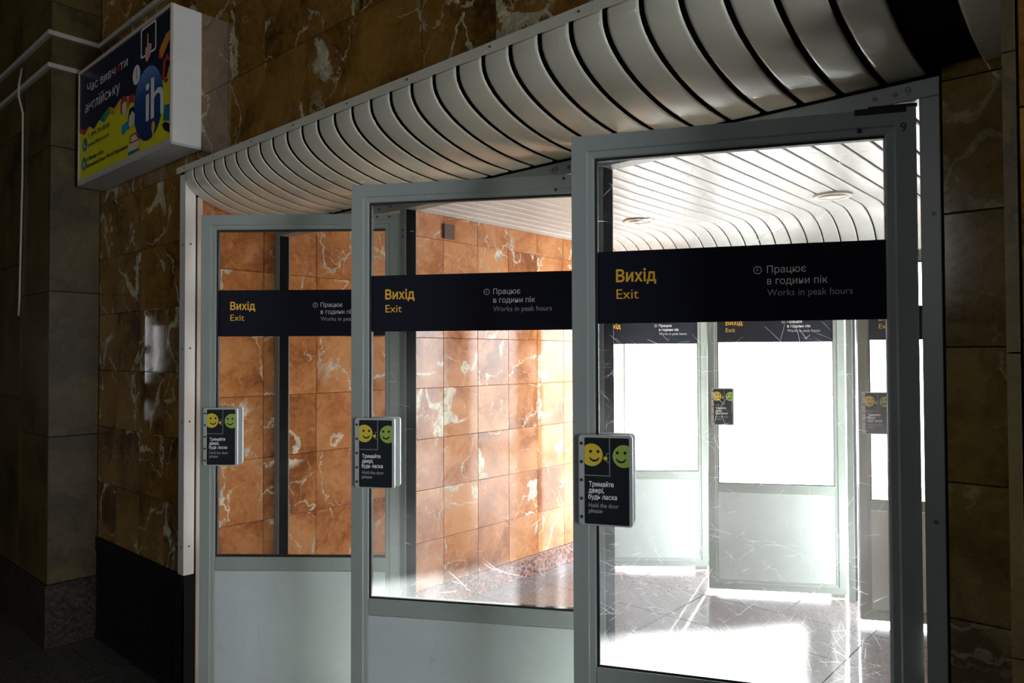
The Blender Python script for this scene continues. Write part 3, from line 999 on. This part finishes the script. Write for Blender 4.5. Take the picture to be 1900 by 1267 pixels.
poly(ck, [(0.815, 0.406), (0.834, 0.384), (0.830, 0.381), (0.815, 0.400)], S(5.6), 's_black')
ck.build('clock', None, face)
art('speech_bubble', [([(1.168, 0.411), (1.204, 0.386), (1.204, 0.368), (1.160, 0.385), (1.145, 0.312), (1.186, 0.287), (1.154, 0.278), (1.116, 0.309), (1.127, 0.387)], 's_red')], 6, 'red outlined speech bubble')
art('star', [([(1.165, 0.30), (1.185, 0.34), (1.204, 0.355), (1.204, 0.27), (1.18, 0.26)], 's_gold')], 6)
art('head_portrait', [([(0.615, 0.303), (0.645, 0.343), (0.694, 0.331), (0.705, 0.305), (0.701, 0.252), (0.657, 0.243), (0.621, 0.259)], 's_red'), ([(0.636, 0.298), (0.665, 0.31), (0.695, 0.304), (0.696, 0.25), (0.660, 0.24), (0.645, 0.25)], 's_cream')], 6, 'red-haired printed head')
art('speech_bubble', [([(0.724, 0.324), (0.791, 0.322), (0.792, 0.277), (0.74, 0.285), (0.715, 0.265)], 's_red')], 6, 'small red speech bubble')
art('head_portrait', [([(0.721, 0.221), (0.735, 0.256), (0.783, 0.26), (0.802, 0.237), (0.803, 0.168), (0.727, 0.162), (0.717, 0.195)], 's_black'), ([(0.736, 0.221), (0.774, 0.239), (0.802, 0.218), (0.799, 0.17), (0.746, 0.155), (0.722, 0.179)], 's_cream')], 7, 'black-haired printed head')
art('speech_bubble', [([(0.638, 0.193), (0.712, 0.202), (0.727, 0.16), (0.70, 0.158), (0.644, 0.143)], 's_blue')], 8, 'small blue speech bubble')
art('book', [([(0.738, 0.084), (0.747, 0.120), (0.814, 0.125), (0.861, 0.085), (0.852, 0.076)], 's_red'), ([(0.752, 0.088), (0.757, 0.112), (0.810, 0.116), (0.848, 0.084)], 's_cream')], 8, 'printed red book')
art('book', [([(0.719, 0.053), (0.724, 0.075), (0.856, 0.079), (0.857, 0.041), (0.725, 0.042)], 's_cream'), ([(0.730, 0.024), (0.725, 0.042), (0.857, 0.041), (0.857, 0.030)], 's_teal')], 9, 'printed teal book')
bl = MB()
disc(bl, 1.021, 0.108, 0.020, S(7), 's_gold', 18, 0.026)
poly(bl, [(1.011, 0.088), (1.031, 0.088), (1.026, 0.060), (1.014, 0.060)], S(7.2), 's_gold')
poly(bl, [(1.012, 0.060), (1.028, 0.060), (1.024, 0.048), (1.015, 0.048)], S(7.3), 's_cream')
bl.build('light_bulb', None, face)
ic = MB()
disc(ic, 0.105, 0.204, 0.037, S(5), 's_teal', 24)
ring2d(ic, 0.112, 0.212, 0.018, 0.027, S(5.5), 's_white', 10, math.radians(170), math.radians(280))
ic.build('phone_icon', None, face)
ic = MB()
disc(ic, 0.096, 0.097, 0.037, S(5), 's_teal', 24)
text(ic, 'ih', 0.080, 0.080, 0.034, 0.034, S(5.5), 's_white', 0.02)
ic.build('round_icon', None, face)
for line in ((('Час вивч', 0.135, 0.482, 0.405, 0.050, 's_white', 0),), (('и', 0.552, 0.482, 0.046, 0.052, 's_red', 0.02),), (('ти', 0.606, 0.482, 0.100, 0.050, 's_white', 0),),
             (('англійську', 0.106, 0.378, 0.500, 0.058, 's_white', 0),), (('T: (044) 394-80-86', 0.150, 0.228, 0.318, 0.027, 's_navy', 0),),
             (('www.ihkyiv.com', 0.152, 0.178, 0.306, 0.027, 's_navy', 0),), (('A Member of the', 0.138, 0.104, 0.246, 0.024, 's_black', 0.01),),
             (('International House World Organisation', 0.138, 0.067, 0.576, 0.024, 's_black', 0.01),)):
    lt = MB()
    for tx, lx, lz, lw, lc, lm, lb_ in line:
        text(lt, tx, lx, lz, lw, lc, S(5), lm, lb_)
    lt.build('lettering', None, face)

# ------------------------------------------------------------------ cable ducts on the wall
for z, x_end, lab in ((3.405, -1.2, 'upper white plastic cable duct turning round the pilaster above the light box'), (3.222, None, 'lower white plastic cable duct ending behind the light box')):
    d = empty('cable_duct', (XPIL, YPIL, z))
    tag(d, lab, 'cable duct')
    h = 0.026
    MB().box(-2.2, 0.022, -0.024, -0.001, 0, h).build('run', 'duct', d, bevel=0.002)
    y1 = YF - YPIL
    MB().box(0.001, 0.0225, -0.0005, y1 - (0.0 if x_end else 0.10), 0, h).build('run', 'duct', d, bevel=0.002)
    if x_end:
        MB().box(0.022, x_end - XPIL, y1 - 0.022, y1 - 0.001, 0, h).build('run', 'duct', d, bevel=0.002)
        MB().box(0.51, 0.525, y1 - 0.024, y1 - 0.001, -0.001, h + 0.001).build('joint_cover', 'duct', d)
cb = MB().tube([(-5.115, YPIL - 0.012, 3.36), (-5.11, YPIL - 0.028, 3.25), (-5.10, YPIL - 0.03, 3.18), (-5.092, YPIL - 0.010, 3.08), (-5.095, YPIL - 0.008, 2.7), (-5.11, YPIL - 0.009, 2.3), (-5.13, YPIL - 0.008, 1.95), (-5.138, YPIL - 0.010, 1.86)], 0.006).build('cable', 'duct', smooth=True)
tag(cb, 'thin pale cable hanging down the pilaster from the ducts', 'cable')

# ------------------------------------------------------------------ vestibule fittings
bx = empty('junction_box', (XL, 3.242, 2.422))
tag(bx, 'small square brown cover box high on the orange marble', 'junction box')
MB().box(0.0, 0.018, -0.048, 0.048, -0.048, 0.048).build('cover', 'brown_box', bx, bevel=0.003)
MB().cyl((0.018, 0.0, 0.0), (1, 0, 0), 0.005, 0.002).build('screw', 'screw_dark', bx)
for x, y, mat, lab in ((-1.377, 4.29, 'lamp_white', 'white rimmed round downlight in the slatted ceiling, the nearer one'), (-2.607, 4.20, 'lamp_metal', 'shiny round downlight in the slatted ceiling, the farther one')):
    d = empty('ceiling_lamp', (x, y, Z_CEIL))
    tag(d, lab, 'ceiling lamp', 'downlights in the vestibule ceiling')
    n = 28
    mb = MB()
    prof = [(0.078, -0.001), (0.080, -0.010), (0.102, -0.012), (0.106, -0.006), (0.106, 0.002)]
    mb.rings([[(rr_ * math.cos(2 * math.pi * i / n), rr_ * math.sin(2 * math.pi * i / n), zz) for i in range(n)] for rr_, zz in prof], caps=False)
    mb.build('rim', mat, d, smooth=True)
    mb = MB()
    prof = [(0.079, -0.008), (0.070, 0.0), (0.050, 0.010), (0.02, 0.016), (0.004, 0.018)]
    mb.rings([[(rr_ * math.cos(2 * math.pi * i / n), rr_ * math.sin(2 * math.pi * i / n), zz) for i in range(n)] for rr_, zz in prof])
    mb.build('reflector', mat if mat == 'lamp_white' else 'lamp_metal', d, smooth=True)

# ------------------------------------------------------------------ outside
portal('door_portal', ((XL - 0.4) / 2, YV + 0.40, 1.15), (0, -1, 0), 3.1, 2.3)
gd = MB().box(-40, 40, YV + 0.35, 60, -0.25, -0.02)
tag(gd.build('ground', 'pave'), 'overexposed pale paving outside the outer doors', 'ground', kind='structure')
kb = MB().box(-30, 30, 9.0, 9.25, -0.02, 0.12).build('kerb', 'concrete')
tag(kb, 'low pale kerb outside, faint through the glass', 'kerb', kind='structure')
hs = empty('building', (-26, 34, -0.02))
tag(hs, 'pale building far outside, lost in glare beyond the outer doors', 'building')
MB().box(-14, 14, 0, 8, 0, 3.2).build('wall', 'concrete', hs)
MB().box(-14.5, 14.5, -0.5, 8.5, 3.2, 3.5).build('roof', 'concrete', hs)
for k in range(7):
    MB().box(-12 + k * 3.6, -10 + k * 3.6, -0.03, 0.02, 0.9, 2.5).build('window', 'panel', hs)
